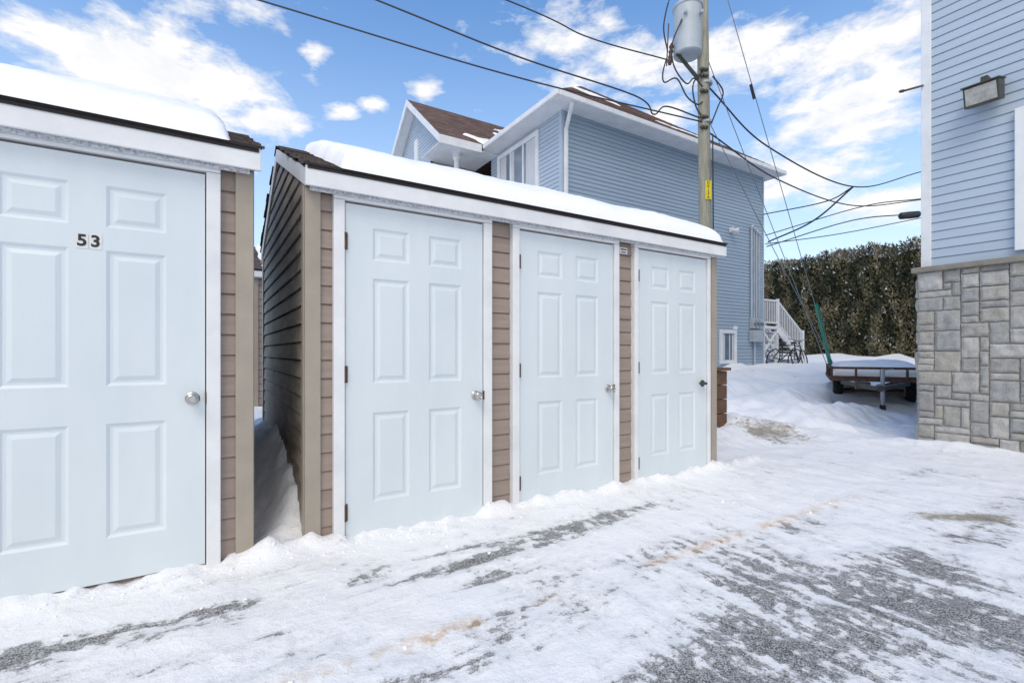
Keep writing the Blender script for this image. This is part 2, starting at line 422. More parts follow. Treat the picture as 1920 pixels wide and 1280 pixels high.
def noi(vec,scale,detail=8,rough=.6,st=None,dist=0.):
    if st:
        mp=node('ShaderNodeMapping'); mp.inputs['Scale'].default_value=st; Lk.new(vec,mp.inputs['Vector']); vec=mp.outputs[0]
    n=node('ShaderNodeTexNoise'); n.inputs['Scale'].default_value=scale; n.inputs['Detail'].default_value=detail; n.inputs['Roughness'].default_value=rough; n.inputs['Distortion'].default_value=dist
    Lk.new(vec,n.inputs['Vector']); return n.outputs[0]
R_=rot.outputs[0]; O_=tc.outputs['Object']
att=node('ShaderNodeAttribute',attribute_name='exposed'); E=att.outputs['Fac']
sA=noi(R_,2.8,6,.70,(.6,2.6,1),.3)
sB=noi(R_,2.8,6,.70,(3.2,.5,1),.35)
big=noi(O_,2.6,5,.65); fine=noi(O_,15,6,.75); grain=noi(O_,150,2,.7)
sx=node('ShaderNodeSeparateXYZ'); Lk.new(O_,sx.inputs[0])
side=ramp(math_('MULTIPLY',sx.outputs[0],.5),0.,.5)
streak=mixc(math_('MULTIPLY',side,.8),sA,sB)
n1=math_('ADD',math_('MULTIPLY',streak,1.0),math_('MULTIPLY',big,.40))
n1=math_('ADD',n1,math_('MULTIPLY',fine,.80))
n1=math_('SUBTRACT',n1,1.115)
val=math_('ADD',math_('MULTIPLY',E,.60),math_('MULTIPLY',n1,1.9))
thin=ramp(val,.10,.48)
bare=ramp(val,.42,.62)
gr=ramp(grain,.42,.60)
asph=mixc(gr,(.045,.042,.04,1),(.16,.145,.13,1))
salt=ramp(math_('ADD',math_('MULTIPLY',grain,.65),math_('MULTIPLY',fine,.35)),.49,.57)
asph=mixc(math_('MULTIPLY',salt,.8),asph,(.60,.60,.61,1))
snowc=mixc(ramp(big,.35,.65),(.90,.90,.915,1),(.935,.93,.925,1))
dirty=mixc(ramp(grain,.38,.60),(.40,.40,.40,1),(.83,.83,.83,1))
c=mixc(math_('MULTIPLY',thin,.60),snowc,dirty)
c=mixc(math_('MULTIPLY',bare,.93),c,asph)
sr=node('ShaderNodeSeparateXYZ'); Lk.new(R_,sr.inputs[0])
s_line=(P0[0]*D2[0]+P0[1]*D2[1])-1.21
dl=math_('ABSOLUTE',math_('ADD',math_('SUBTRACT',sr.outputs[1],s_line),math_('MULTIPLY',math_('SUBTRACT',fine,.5),.18)))
ln=math_('SUBTRACT',1.,ramp(math_('MULTIPLY',dl,10.),.10,.65))
lbreak=ramp(noi(R_,1.3,4,.7,(1,.3,1)),.45,.56)
ln=math_('MULTIPLY',math_('MULTIPLY',ln,lbreak),ramp(fine,.38,.58))
nearm=ramp(math_('MULTIPLY',sx.outputs[1],.1),.34,.40,(1,1,1,1),(0,0,0,1))
ln=math_('MULTIPLY',ln,nearm)
c=mixc(math_('MULTIPLY',ln,.75),c,(.68,.44,.23,1))
def spot(x,y,rx,ry):
    mp=node('ShaderNodeMapping',vector_type='POINT'); mp.inputs['Location'].default_value=(-x/rx,-y/ry,0); mp.inputs['Scale'].default_value=(1/rx,1/ry,0)
    Lk.new(O_,mp.inputs['Vector']); vm=node('ShaderNodeVectorMath',operation='LENGTH'); Lk.new(mp.outputs[0],vm.inputs[0])
    return ramp(math_('ADD',vm.outputs['Value'],math_('MULTIPLY',math_('SUBTRACT',math_('ADD',math_('MULTIPLY',fine,.5),math_('MULTIPLY',big,.5)),.5),6.)),.3,1.1,(1,1,1,1),(0,0,0,1))
for (x,y,rx,ry) in ((3.5,6.5,.42,.5),(3.2,3.35,.4,.12)):
    c=mixc(math_('MULTIPLY',spot(x,y,rx,ry),.85),c,mixc(gr,(.12,.095,.065,1),(.44,.36,.23,1)))
Lk.new(c,b.inputs['Base Color'])
Lk.new(ramp(thin,0,1,(.7,.7,.7,1),(.5,.5,.5,1)),b.inputs['Roughness'])
hgt=math_('SUBTRACT',math_('ADD',math_('MULTIPLY',fine,.65),math_('ADD',math_('MULTIPLY',grain,.12),math_('MULTIPLY',streak,.6))),math_('MULTIPLY',bare,.5))
bp=node('ShaderNodeBump'); bp.inputs['Strength'].default_value=.8; bp.inputs['Distance'].default_value=.03
Lk.new(hgt,bp.inputs['Height']); Lk.new(bp.outputs[0],b.inputs['Normal'])
me.materials.append(m)

clods=MB()
for i in range(300):
    t=random.uniform(-1.9,3.9); s=-abs(random.gauss(0,.09))-.07
    if random.random()<.2: s=-random.uniform(.1,1.3)
    p=S(t,s); r=random.uniform(.003,.011)
    z=height(p.x,p.y)+.01
    base=len(clods.v)
    clods.lathe((p.x,p.y,z-r*.6),(random.uniform(-.6,.6),random.uniform(-.6,.6),1),[(r*.6,0),(r*1.2,r*.4),(r*.95,r*.9),(r*.35,r*1.15)],7)
    for k in range(base,len(clods.v)):
        a,b_,c_=clods.v[k]; q=.7*r; clods.v[k]=(a+q*nz(k*.7,i),b_+q*nz(k*.9,i+3.),c_+q*nz(k*.5,i+7.))
oc=ob('snow_clods',clods,'snow',None,smooth=True); oc['kind']='stuff'; oc['label']='loose snow clods scattered along the shed fronts'; oc['category']='snow'

# ------------------------------------------------------------ blue house behind
H=empty('apartment_house',(1.26,12.29,0),TH,'two storey blue vinyl sided house with white eaves and hip roof','house')
zE=7.28
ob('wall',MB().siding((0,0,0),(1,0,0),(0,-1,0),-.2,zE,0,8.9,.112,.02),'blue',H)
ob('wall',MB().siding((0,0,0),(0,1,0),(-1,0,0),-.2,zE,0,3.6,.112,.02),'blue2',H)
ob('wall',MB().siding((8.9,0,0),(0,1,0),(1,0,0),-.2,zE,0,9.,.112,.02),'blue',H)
ob('wall',MB().siding((0,9,0),(1,0,0),(0,1,0),-.2,zE,0,8.9,.112,.02),'blue',H)
for (x,y) in ((0,0),(8.9,0)):
    ob('corner_trim',MB().box(x-.03,x+.07 if x==0 else x+.03,y-.03,y+.07,-.2,zE),'blue2',H)
ob('stone_wall',MB().box(-1.5,.0,4.7,4.9,-.2,zE),'mortar',H)
ob('porch_column',MB().lathe((-1.15,3.75,-.2),(0,0,1),[(.1,0),(.1,.3),(.08,.35),(.08,7.2),(.12,7.3),(.12,7.5)],16),'trim',H)
o_=.5; xa,xb,ya,yb=-o_,8.9+.35,-o_,9+o_
SLP=.78
pz=zE+.14; pk=(4.45,4.5,pz+SLP*4.95)
rf=MB()
pts=[(xa-.04,ya-.04,pz),(xb+.04,ya-.04,pz),(xb+.04,yb,pz),(xa-.04,yb,pz)]
for i in range(4):
    a=Vector(pts[i]); c_=Vector(pts[(i+1)%4]); p=Vector(pk); n=34
    for k in range(n):
        f0,f1=k/n,(k+1)/n
        q=[a.lerp(p,f0),c_.lerp(p,f0),c_.lerp(p,f1),a.lerp(p,f1)]
        up=Vector((0,0,.014))
        rf.face([q[0]+up,q[1]+up,q[2],q[3]]); rf.face([q[0],q[1],q[1]+up,q[0]+up])
hr=ob('roof',rf,'shingle2',H)
ob('gutter',MB().box(xa,xb,ya-.1,ya,pz-.15,pz-.01).box(xa-.1,xa,ya-.1,3.1,pz-.15,pz-.01).box(xb,xb+.1,ya-.1,yb,pz-.15,pz-.01),'trim',H,bevel=.02)
ob('soffit',MB().box(xa+.002,xb-.002,ya+.002,0,zE-.0,zE+.03).box(xa+.002,0,.0,yb,zE-.001,zE+.029).box(8.9,xb-.002,0,yb,zE-.001,zE+.029),'trim',H)
ob('downspout',MB().box(.03,.11,-.14,-.05,-.2,6.8).beam((.07,-.095,6.78),(-.05,-.5,7.28),.08,.08),'trim',H,bevel=.01)
def hz(x,y):
    return pz+SLP*min(x-xa,xb-x,y-ya,yb-y)
snow_sheet('snow_patch',1.9,3.3,1.5,2.2,hz,.04,hr,nx=40,ny=30,wig=.5,seed=31.,ywig=.3)
snow_sheet('snow_patch',4.4,6.2,.5,.8,hz,.03,hr,nx=50,ny=20,wig=.4,seed=35.,ywig=.2)
def window(parent,o,u,n,w,h,mull=1,fr=.07,name='window'):
    o=Vector(o);u=Vector(u);n=Vector(n)
    def bx(mb,a,b_,c_,d_,e0,e1):
        P=lambda q,z,e:o+u*q+n*e+Vector((0,0,z))
        k=len(mb.v); mb.v+=[tuple(P(q,z,e)) for e in (e0,e1) for (q,z) in ((a,c_),(b_,c_),(b_,d_),(a,d_))]
        for f in ((0,3,2,1),(4,5,6,7),(0,1,5,4),(1,2,6,5),(2,3,7,6),(3,0,4,7)): mb.f.append(tuple(k+i for i in f)); mb.c.append(0)
    g=MB(); bx(g,.0,w,.0,h,.0,.03)
    pane=ob(name,g,'glass',parent)
    fm=MB(); bx(fm,-fr,.04,-fr,h+fr,.0,.07); bx(fm,w-.04,w+fr,-fr,h+fr,.0,.071); bx(fm,.04,w-.04,h-.04,h+fr,.0,.069); bx(fm,.04,w-.04,-fr,.04,.0,.069)
    for k in range(mull):
        c0=w*(k+1)/(mull+1); bx(fm,c0-.035,c0+.035,.04,h-.04,.0,.06)
    ob('window_frame',fm,'trim',pane,bevel=.006)
    cu=MB(); bx(cu,.06,w*.27,.05,h-.05,.031,.034); bx(cu,w*.58,w*.66,.05,h-.05,.031,.034); bx(cu,w*.8,w-.06,.05,h-.05,.031,.034)
    ob('curtain',cu,'curtain',pane)
    return pane
window(H,(-.0,1.05,5.62),(0,1,0),(-1,0,0),2.0,1.45,2,.09)
window(H,(6.5,0,.85),(1,0,0),(0,-1,0),.72,.95,0,.08)
wz=7.30; gr_=2.2; ym=5.9
def gzf(y): return wz+(gr_/2.68)*(2.68-abs(y-ym))
w=MB()
w.siding((-1.6,0,0),(0,1,0),(-1,0,0),-.2,wz,4.7,8.1,.112,.02)
w.siding((-1.6,0,0),(0,1,0),(-1,0,0),wz,wz+gr_-.1,lambda z:ym-2.68*(1-(z-wz)/gr_)+.05,lambda z:ym+2.68*(1-(z-wz)/gr_)-.05,.112,.02)
ob('wing_wall',w,'blue2',H)
rf=MB()
for sg in (-1,1):
    for k in range(26):
        f0,f1=k/26,(k+1)/26
        ya_,yb_=ym+sg*2.68*(1-f0),ym+sg*2.68*(1-f1)
        za_,zb_=wz+gr_*f0+.13,wz+gr_*f1+.13
        rf.face([(-1.95,ya_,za_+.012),(4.2,ya_,za_+.012),(4.2,yb_,zb_),(-1.95,yb_,zb_)]); rf.face([(-1.95,ya_,za_),(4.2,ya_,za_),(4.2,ya_,za_+.012),(-1.95,ya_,za_+.012)])
wr=ob('wing_roof',rf,'shingle2',H)
rk=MB()
for sg in (-1,1):
    ye=ym+sg*2.75
    rk.prism([(ye,wz-.12),(ym,wz+gr_-.10),(ym,wz+gr_+.12),(ye,wz+.09)],0,-1.99,-1.94)
    rk.prism([(ye,wz-.02),(ym,wz+gr_-.0),(ym,wz+gr_+.03),(ye,wz+.0)],0,-1.94,-1.6)
ob('rake_board',rk,'trim',H)
ob('wing_fascia',MB().box(-1.94,-.6,3.14,3.22,wz-.12,wz+.12).box(-1.93,-.0,3.22,4.7,wz-.06,wz-.03),'trim',H)
ob('gable_window',MB().box(-1.66,-1.6,5.75,6.05,7.35,8.35),'trim',H)
snow_sheet('snow_patch',-.6,1.2,3.25,3.75,lambda x,y:gzf(y)+.14,.07,wr,nx=40,ny=24,wig=.5,seed=41.,ywig=.1)
snow_sheet('snow_patch',.9,2.4,4.4,5.2,lambda x,y:gzf(y)+.14,.06,wr,nx=40,ny=24,wig=.6,seed=47.,ywig=.3)
for i,x in enumerate((8.12,8.26,8.40,8.54)):
    ob('service_conduit',MB().tube((x,-.07,2.3),(x,-.07,5.35-.06*i),.035,n=10).lathe((x,-.07,5.35-.06*i),(0,-.4,1),[(.05,0),(.06,.08),(.03,.14)],10),'grey' if i%2 else 'blue2',H)
eb=ob('meter_box',MB().box(8.05,8.68,-.2,-.02,1.5,1.9),'grey',H,bevel=.012)
for i in range(3):
    em=ob('electric_meter',MB().box(8.08+.2*i,8.25+.2*i,-.16,-.02,1.95,2.3),'grey',H,bevel=.012)
    ob('meter_dial',MB().lathe((8.165+.2*i,-.16,2.12),(0,-1,0),[(.06,0),(.06,.05),(.04,.07)],14),'glass',em)
ob('service_conduit',MB().tube((8.3,-.07,.3),(8.3,-.07,1.5),.03),'blue2',H)
ob('wall_lamp',MB().box(6.95,7.05,-.12,-.02,5.1,5.25).lathe((7.0,-.12,5.15),(.4,-1,-.3),[(.05,0),(.1,.18)],14),'trim',H)
ob('wall_vent',MB().box(7.15,7.35,-.06,-.02,1.9,2.02),'trim',H)
st=MB()
st.box(8.95,9.9,.0,1.2,1.98,2.08)
for i in range(7):
    x=9.9+i*.24; z=1.98-(i+1)*.165
    st.box(x,x+.27,.0,1.2,z,z+.05)
stair=ob('staircase',st,'trim',H)
sg=MB()
for y in (-.02,1.2):
    sg.beam((9.85,y,1.95),(11.6,y,.78),.05,.24)
for (x,y) in ((9.85,0.05),(9.85,1.15),(9.0,.05)): sg.box(x-.05,x+.05,y-.05,y+.05,.2,2.0)
sg.beam((9.0,.05,1.1),(9.85,.05,1.9),.04,.08); sg.beam((9.0,.05,1.9),(9.85,.05,1.1),.04,.08)
ob('stair_stringer',sg,'trim',stair)
rl=MB()
for y in (.03,1.17):
    rl.beam((8.98,y,3.0),(9.88,y,3.0),.05,.06); rl.beam((8.98,y,2.2),(9.88,y,2.2),.05,.05)
    rl.beam((9.88,y,3.0),(11.6,y,1.85),.05,.06); rl.beam((9.88,y,2.2),(11.6,y,1.05),.05,.05)
    for k in range(8): rl.box(9.02+k*.11,9.045+k*.11,y-.013,y+.013,2.2,3.0)
    for k in range(15):
        x=9.98+k*.112; dz=-(x-9.88)*.669
        rl.box(x,x+.025,y-.013,y+.013,2.2+dz,3.0+dz)
    rl.box(9.84,9.93,y-.045,y+.045,2.0,3.08); rl.box(11.55,11.64,y-.045,y+.045,.7,1.98)
ob('railing',rl,'trim',stair)

# ------------------------------------------------------------ near house with stone base
G=empty('stone_based_house',(5.09,6.06,0),TH,'light blue sided house corner on grey stone base with floodlight','house')
ob('wall',MB().siding((.05,0,0),(0,-1,0),(-1,0,0),2.19,7.2,.09,8.,.108,.018),'blue2',G)
ob('wall',MB().siding((0.05,-.05,0),(1,0,0),(0,1,0),2.19,7.2,.0,9.,.108,.018),'blue2',G)
ob('corner_trim',MB().box(.015,.1,-.12,-.02,2.19,7.2),'trim',G,bevel=.006)
ob('soffit',MB().box(-.5,9.,-8,.5,7.2,7.26),'trim',G)
ob('fascia',MB().box(-.52,-.5,-8,.52,7.14,7.34).box(-.5,9,.5,.52,7.14,7.34),'trim',G)
ob('roof',MB().prism([(-.55,7.34),(9,7.34),(4.3,9.6)],1,-8,.55),'shingle',G)
ob('wall_core',MB().box(.0,9.,-8.,-.0,-.2,2.12),'mortar',G)
def stones(mb,mapf,nu,nv,cell):
    occ=[[False]*nv for _ in range(nu)]
    for j in range(nv):
        for i in range(nu):
            if occ[i][j]: continue
            ch=random.choice([(2,2),(3,2),(3,1),(4,2),(2,1),(3,3),(4,3),(2,2),(4,1),(5,2),(3,1),(2,1),(2,3),(3,2)])
            w=1
            while w<ch[0] and i+w<nu and not occ[i+w][j]: w+=1
            h=min(ch[1],nv-j)
            for a in range(i,i+w):
                for b_ in range(j,j+h): occ[a][b_]=True
            g=.0065; c_=random.random(); dpt=random.uniform(.018,.042)
            u0,u1=i*cell+g,(i+w)*cell-g; z0,z1=j*cell+g,(j+h)*cell-g
            nu_=max(3,w*3); nz_=max(3,h*3); grid=[]
            for q in range(nu_+1):
                row=[]
                for r_ in range(nz_+1):
                    uu=u0+(u1-u0)*q/nu_; zz=z0+(z1-z0)*r_/nz_
                    edge=(q in(0,nu_)) or (r_ in(0,nz_))
                    dd=dpt+.014*nz(uu*14,zz*14,c_*30) if not edge else dpt*.6+.004*nz(uu*20,zz*20,2.)
                    if edge: uu+=.008*nz(uu*22,zz*22,c_*9); zz+=.008*nz(zz*22,uu*22,c_*5)
                    row.append(len(mb.v)); mb.v.append(mapf(uu,zz,dd))
                grid.append(row)
            for q in range(nu_):
                for r_ in range(nz_): mb.f.append((grid[q][r_],grid[q+1][r_],grid[q+1][r_+1],grid[q][r_+1])); mb.c.append(c_)
            for (A,B) in [((grid[q][0]),(grid[q+1][0])) for q in range(nu_)]+[((grid[q+1][nz_]),(grid[q][nz_])) for q in range(nu_)]+[((grid[0][r_+1]),(grid[0][r_])) for r_ in range(nz_)]+[((grid[nu_][r_]),(grid[nu_][r_+1])) for r_ in range(nz_)]:
                pa,pb=Vector(mb.v[A]),Vector(mb.v[B]); k=len(mb.v)
                n0=Vector(mapf(0,0,-.005))-Vector(mapf(0,0,0))
                off=n0.normalized()*.05
                mb.v+= [tuple(pa+off),tuple(pb+off)]; mb.f.append((A,k,k+1,B)); mb.c.append(c_)
cell=.082
sb=MB()
stones(sb,lambda u,z,d:(-d,-u,z-.08),46,27,cell)
stones(sb,lambda u,z,d:(u+.0,d,z-.08),14,27,cell)
m=bpy.data.materials.new('ashlar_stone'); m.use_nodes=True; nt=m.node_tree; N=nt.nodes; Lk=nt.links; b=N['Principled BSDF']; b.inputs['Roughness'].default_value=.85
tc=node('ShaderNodeTexCoord'); at=node('ShaderNodeAttribute',attribute_name='tint')
r1=N.new('ShaderNodeValToRGB'); el=r1.color_ramp.elements
el[0].position=0; el[0].color=(.33,.33,.32,1); el[1].position=1; el[1].color=(.49,.49,.485,1)
for p,c_ in ((.25,(.45,.43,.385,1)),(.5,(.37,.37,.365,1)),(.75,(.51,.495,.46,1))):
    q=el.new(p); q.color=c_
Lk.new(at.outputs['Fac'],r1.inputs[0])
n1=noi(tc.outputs['Object'],9,5,.7); n2=noi(tc.outputs['Object'],45,4,.7)
mx=N.new('ShaderNodeMix'); mx.data_type='RGBA'; mx.blend_type='MULTIPLY'; mx.inputs[0].default_value=.6
Lk.new(r1.outputs[0],mx.inputs[6]); Lk.new(ramp(math_('ADD',math_('MULTIPLY',n1,.6),math_('MULTIPLY',n2,.4)),.34,.60,(.4,.4,.4,1),(1,1,1,1)),mx.inputs[7]); Lk.new(mx.outputs[2],b.inputs['Base Color'])
bp=node('ShaderNodeBump'); bp.inputs['Strength'].default_value=.6; bp.inputs['Distance'].default_value=.015
Lk.new(n2,bp.inputs['Height']); Lk.new(bp.outputs[0],b.inputs['Normal'])
so=ob('stone_base',sb,m,G,colattr=True)
ob('stone_ledge',MB().box(-.085,.06,-8,.05,2.12,2.185).box(.06,9,-.1,.05,2.121,2.184),'concrete',G,bevel=.01)
window(G,(.04,-2.2,2.32),(0,1,0),(-1,0,0),1.27,1.42,1,.07)
fl=MB()
fl.prism([(-.27,4.12),(-.05,4.17),(-.05,3.95),(-.21,3.90)],1,-.79,-.49)
fo=ob('floodlight',fl,'dark',G,bevel=.008)
ob('lamp_lens',MB().prism([(-.278,4.095),(-.270,4.097),(-.218,3.925),(-.226,3.923)],1,-.77,-.51),'lens',fo)
ob('lamp_visor',MB().prism([(-.30,4.122),(-.04,4.185),(-.04,4.172),(-.30,4.109)],1,-.80,-.48),'dark',fo)
ob('lamp_bracket',MB().box(-.14,.03,-.67,-.61,4.05,4.24).lathe((.03,-.64,4.20),(-1,0,0),[(.055,0),(.055,.03),(.03,.05)],14),'dark',fo)
ob('cable_bracket',MB().beam((0.,-.05,4.45),(-.12,.1,4.42),.02,.02).lathe((-.12,.1,4.42),(-.5,.3,-.1),[(.012,0),(.02,.02),(.02,.05),(.01,.07)],8),'dark',G)

# ------------------------------------------------------------ utility pole
px,py=3.80,9.5
U=empty('utility_pole',(px,py,0),0,'weathered wooden utility pole carrying grey transformer and cables','utility pole')
pm=MB(); pm.lathe((.04,0,-.3),(-.012,0,1),[(.125,0),(.12,3),(.108,7),(.10,11.2)],20)
po=ob('post',pm,'pole',U,smooth=True)
tf=MB(); tf.lathe((-.37,-.05,6.92),(0,0,1),[(.24,0),(.265,.02),(.265,.9),(.285,.91),(.285,.95),(.25,.99),(.1,1.04)],32)
tk=ob('transformer',tf,'tank',U); autosmooth(tk,.5)
for (x,y) in ((-.47,-.15),(-.30,.05)):
    pr=[(.035,0)]
    for k in range(5): pr+=[(.055,.05+k*.05),(.03,.075+k*.05)]
    ob('bushing',MB().lathe((x,y,7.93),(-.1,0,1),pr,12),'ceramic',tk)
for z in (7.15,7.7): ob('mounting_lug',MB().box(-.14,-.06,-.06,.06,z-.05,z+.05),'grey',tk)
for a in (-.5,-.2): ob('side_bushing',MB().lathe((a,-.30,7.6),(0,-1,0),[(.03,-.05),(.03,.05)],10),'grey',tk)
ob('brace',MB().beam((-.6,-.1,6.95),(-.1,0,6.45),.05,.05),'dark',U)
ob('crossarm',MB().beam((-.1,-.02,8.7),(.9,-.02,8.75),.1,.12),'pole',U)
for z in (6.5,6.62,6.2,5.7,5.5): ob('insulator',MB().lathe((.0,-.1,z),(-1,-.2,0),[(.03,0),(.045,.05),(.03,.08),(.045,.12),(.02,.16)],10),'dark',U)
ob('pole_band',MB().lathe((0,0,5.62),(0,0,1),[(.13,0),(.13,.04)],20),'grey',U)
ob('pole_band',MB().lathe((0,0,6.38),(0,0,1),[(.13,0),(.13,.04)],20),'grey',U)
fu=MB(); fu.lathe((-.72,-.05,6.75),(.1,0,1),[(.03,0),(.05,.06),(.03,.1),(.05,.15),(.03,.2),(.05,.25),(.03,.3),(.05,.35),(.02,.42)],10); fu.beam((-.78,-.05,6.72),(-.74,-.05,7.55),.02,.02)
ob('fuse_cutout',fu,'ceramic',U)
tg=ob('pole_tag',MB().box(-.055,.065,-.128,-.122,4.1,4.46),'yellow',U,label='yellow pole tag with black characters D0J3A')
for i,ch in enumerate('D0J3A'): textobj('tag_character',ch,.075,'black',tg,(.005,-.129,4.42-.07*i),(math.pi/2,0,0),bold=.001)
def curve_mesh(name,pts,r,mat,parent=None,label=None,cat=None,group=None,sub=14,sag=0.):
    P=[Vector(p) for p in pts]; out=[]
    if len(P)==2:
        n=30
        for i in range(n+1):
            t=i/n; q=P[0].lerp(P[1],t); q.z-=sag*4*t*(1-t); out.append(q)
    else:
        Q=[P[0]*2-P[1]]+P+[P[-1]*2-P[-2]]
        for i in range(1,len(Q)-2):
            for k in range(sub):
                t=k/sub; a,b_,c_,d_=Q[i-1],Q[i],Q[i+1],Q[i+2]
                out.append(.5*((2*b_)+(c_-a)*t+(2*a-5*b_+4*c_-d_)*t*t+(3*b_-a-3*c_+d_)*t**3))
        out.append(P[-1])
    mb=MB(); n=6
    for i,p in enumerate(out):
        d_=(out[min(i+1,len(out)-1)]-out[max(i-1,0)]).normalized(); up=Vector((0,0,1)) if abs(d_.z)<.95 else Vector((1,0,0))
        a=d_.cross(up).normalized(); b_=a.cross(d_)
        for k in range(n):
            an=2*math.pi*k/n; mb.v.append(tuple(p+a*math.cos(an)*r+b_*math.sin(an)*r))
    for i in range(len(out)-1):
        for k in range(n): mb.f.append((i*n+k,i*n+(k+1)%n,(i+1)*n+(k+1)%n,(i+1)*n+k)); mb.c.append(0)
    o=ob(name,mb,mat,parent,smooth=True)
    if label: o['label']=label; o['category']=cat
    if group: o['group']=group
    return o
for pts in ([(-.45,-.15,8.2),(-.7,-.2,8.1),(-.85,-.1,7.5),(-.76,-.05,7.0)],[(-.83,-.2,6.78),(-.9,-.2,6.5),(-.85,-.15,6.35),(-.6,-.1,6.45),(-.4,-.1,6.1),(-.2,-.1,5.95),(-.1,-.1,6.0)],
   [(-.55,-.25,7.5),(-.75,-.3,7.0),(-.7,-.25,6.6),(-.45,-.2,6.3),(-.3,-.2,6.4),(-.1,-.1,6.3)],[(-.1,-.1,6.6),(-.3,-.15,6.3),(-.25,-.15,5.9),(-.1,-.1,5.7)],[(.1,-.1,6.5),(.3,-.1,6.2),(.2,-.1,5.9),(.08,-.1,5.6)]):
    curve_mesh('jumper_cable',pts,.014,'cable',U)
curve_mesh('ground_conductor',[(.12,-.05,5.4),(.135,-.05,3),(.15,-.05,0)],.012,'cable',U)
for (z,ax,ay,az) in ((9.6,8.63,13.,.75),(7.0,8.55,13.1,.75),(5.8,8.7,13.,.72)):
    curve_mesh('guy_wire',[(0,0,z),(ax-px,ay-py,az)],.009,'wire',U,sag=.05)
curve_mesh('guy_insulator',[(1.38,1.0,6.95),(1.50,1.08,6.67)],.035,'cable',U)
gg=curve_mesh('guy_guard',[(8.63-px,13-py,.5),(7.92-px,12.6-py,2.4)],.055,'green',U)
wl='overhead power lines'
Wd=[([(-11.4,5.6,7.75),(-3.886,7.5,6.58),(.0,8.45,5.96),(3.7,9.42,5.62)],.013),
    ([(-6.8,6.9,8.1),(-2.25,8,6.96),(.1,8.55,6.36),(2.31,9.1,5.96),(2.69,9.2,5.66),(2.97,9.3,5.86),(3.65,9.42,5.7)],.014),
    ([(-6.1,6.9,8.5),(-.047,8.5,7.30),(1.4,8.9,6.93),(3.02,9.35,6.78)],.012),
    ([(3.85,9.5,6.35),(6.09,11.5,6.02),(9.88,14,5.93),(13.1,15.5,6.92),(18,17.5,8.6)],.018),
    ([(3.85,9.5,5.46),(6.6,12,5.42),(10.2,14.5,5.54),(13.5,16,6.18),(18,18,7.2)],.016),
    ([(9.88,14,5.93),(9.2,14.8,5.15),(8.84,16.7,4.95)],.024),
    ([(8.76,16.9,5.95),(9.9,15.3,5.9),(9.88,14,5.93)],.018),
    ([(8.84,16.8,4.81),(12,17,5.78),(14.8,17.5,6.19),(19,18,7.)],.020),
    ([(8.8,16.8,5.2),(12.4,17,6.28),(15.0,17.4,6.7),(19,18,7.5)],.018),
    ([(8.8,16.8,4.9),(11.5,17,5.3),(14.8,17.5,6.0),(19,18,6.9)],.016)]
for pts,r in Wd: curve_mesh('power_line',pts,r,'cable',None,'black overhead power cable strung from the utility pole','power line',wl)
sp=ob('cable_splice_box',MB().lathe((13.9,17.35,6.02),(.8,.1,.10),[(.04,0),(.12,.06),(.13,.4),(.12,.75),(.04,.82)],12),'black',None,smooth=True)
sp['label']='black cable splice enclosure hanging on overhead wires'; sp['category']='cable box'

# ------------------------------------------------------------ trailer (local origin: front middle of the bed)
T=empty('utility_trailer',(6.83,8.95,.02),-.55,'rusty flatbed utility trailer buried in deep snow','trailer')
zb=.60; hw=.76
fr=MB()
for (p,q) in (((-hw,0,zb),(hw,0,zb)),((-hw,3,zb),(hw,3,zb)),((-hw,0,zb),(-hw,3,zb)),((hw,0,zb),(hw,3,zb))): fr.beam(p,q,.06,.06)
fr.box(-hw+.01,hw-.01,.01,2.99,zb+.02,zb+.05)
bed=ob('trailer_bed',fr,'rust',T)
rl=MB()
for (p,q) in (((-hw,0,zb+.22),(hw,0,zb+.22)),((-hw,3,zb+.22),(hw,3,zb+.22)),((-hw,0,zb+.22),(-hw,3,zb+.22)),((hw,0,zb+.22),(hw,3,zb+.22))): rl.beam(p,q,.045,.045)
for x in (-hw,-.38,0,.38,hw): rl.beam((x,0,zb),(x,0,zb+.21),.035,.035)
for y in (1,2,3):
    for x in (-hw,hw): rl.beam((x,y,zb),(x,y,zb+.21),.035,.035)
ob('side_rail',rl,'rust',T)
tg_=MB(); tg_.beam((-.6,0,zb-.05),(-.15,-1.0,zb-.1),.05,.07); tg_.beam((.4,0,zb-.05),(-.1,-1.0,zb-.1),.05,.07)
tg_.lathe((-.12,-.95,zb-.08),(0,-1,-.02),[(.06,0),(.06,.12),(.045,.2),(.05,.26)],12); tg_.box(-.42,-.2,-.5,-.25,zb-.15,zb-.02)
ob('tow_hitch',tg_,'dark',T)
jk=MB(); jk.tube((-.04,-.6,.26),(-.04,-.6,.82),.032); jk.tube((-.04,-.6,.16),(-.04,-.6,.28),.022); jk.tube((-.04,-.6,.80),(.1,-.65,.82),.012)
jo=ob('trailer_jack',jk,'grey',T)
ob('jack_wheel',MB().lathe((-.08,-.6,.11),(1,0,0),[(.08,0),(.09,.02),(.09,.06),(.08,.08)],16),'rubber',jo)
ob('axle',MB().tube((-hw+.2,1.6,.32),(hw-.2,1.6,.32),.03),'rust',T)
for x in (-hw+.16,hw-.12):
    w_=ob('wheel',MB().lathe((x-.09,1.6,.32),(1,0,0),[(.17,0),(.23,.02),(.25,.06),(.25,.13),(.23,.17),(.17,.18)],26),'rubber',T)
    ob('rim',MB().lathe((x-.1,1.6,.32),(1,0,0),[(.14,.0),(.14,.02),(.06,.03),(.06,.17),(.14,.18),(.14,.2)],20),'grey',w_)
snow_sheet('snow_layer',-hw+.03,hw-.03,.12,2.95,lambda x,y:zb+.05,.27,bed,r=.4,nx=50,ny=50,wig=.02,seed=60.)

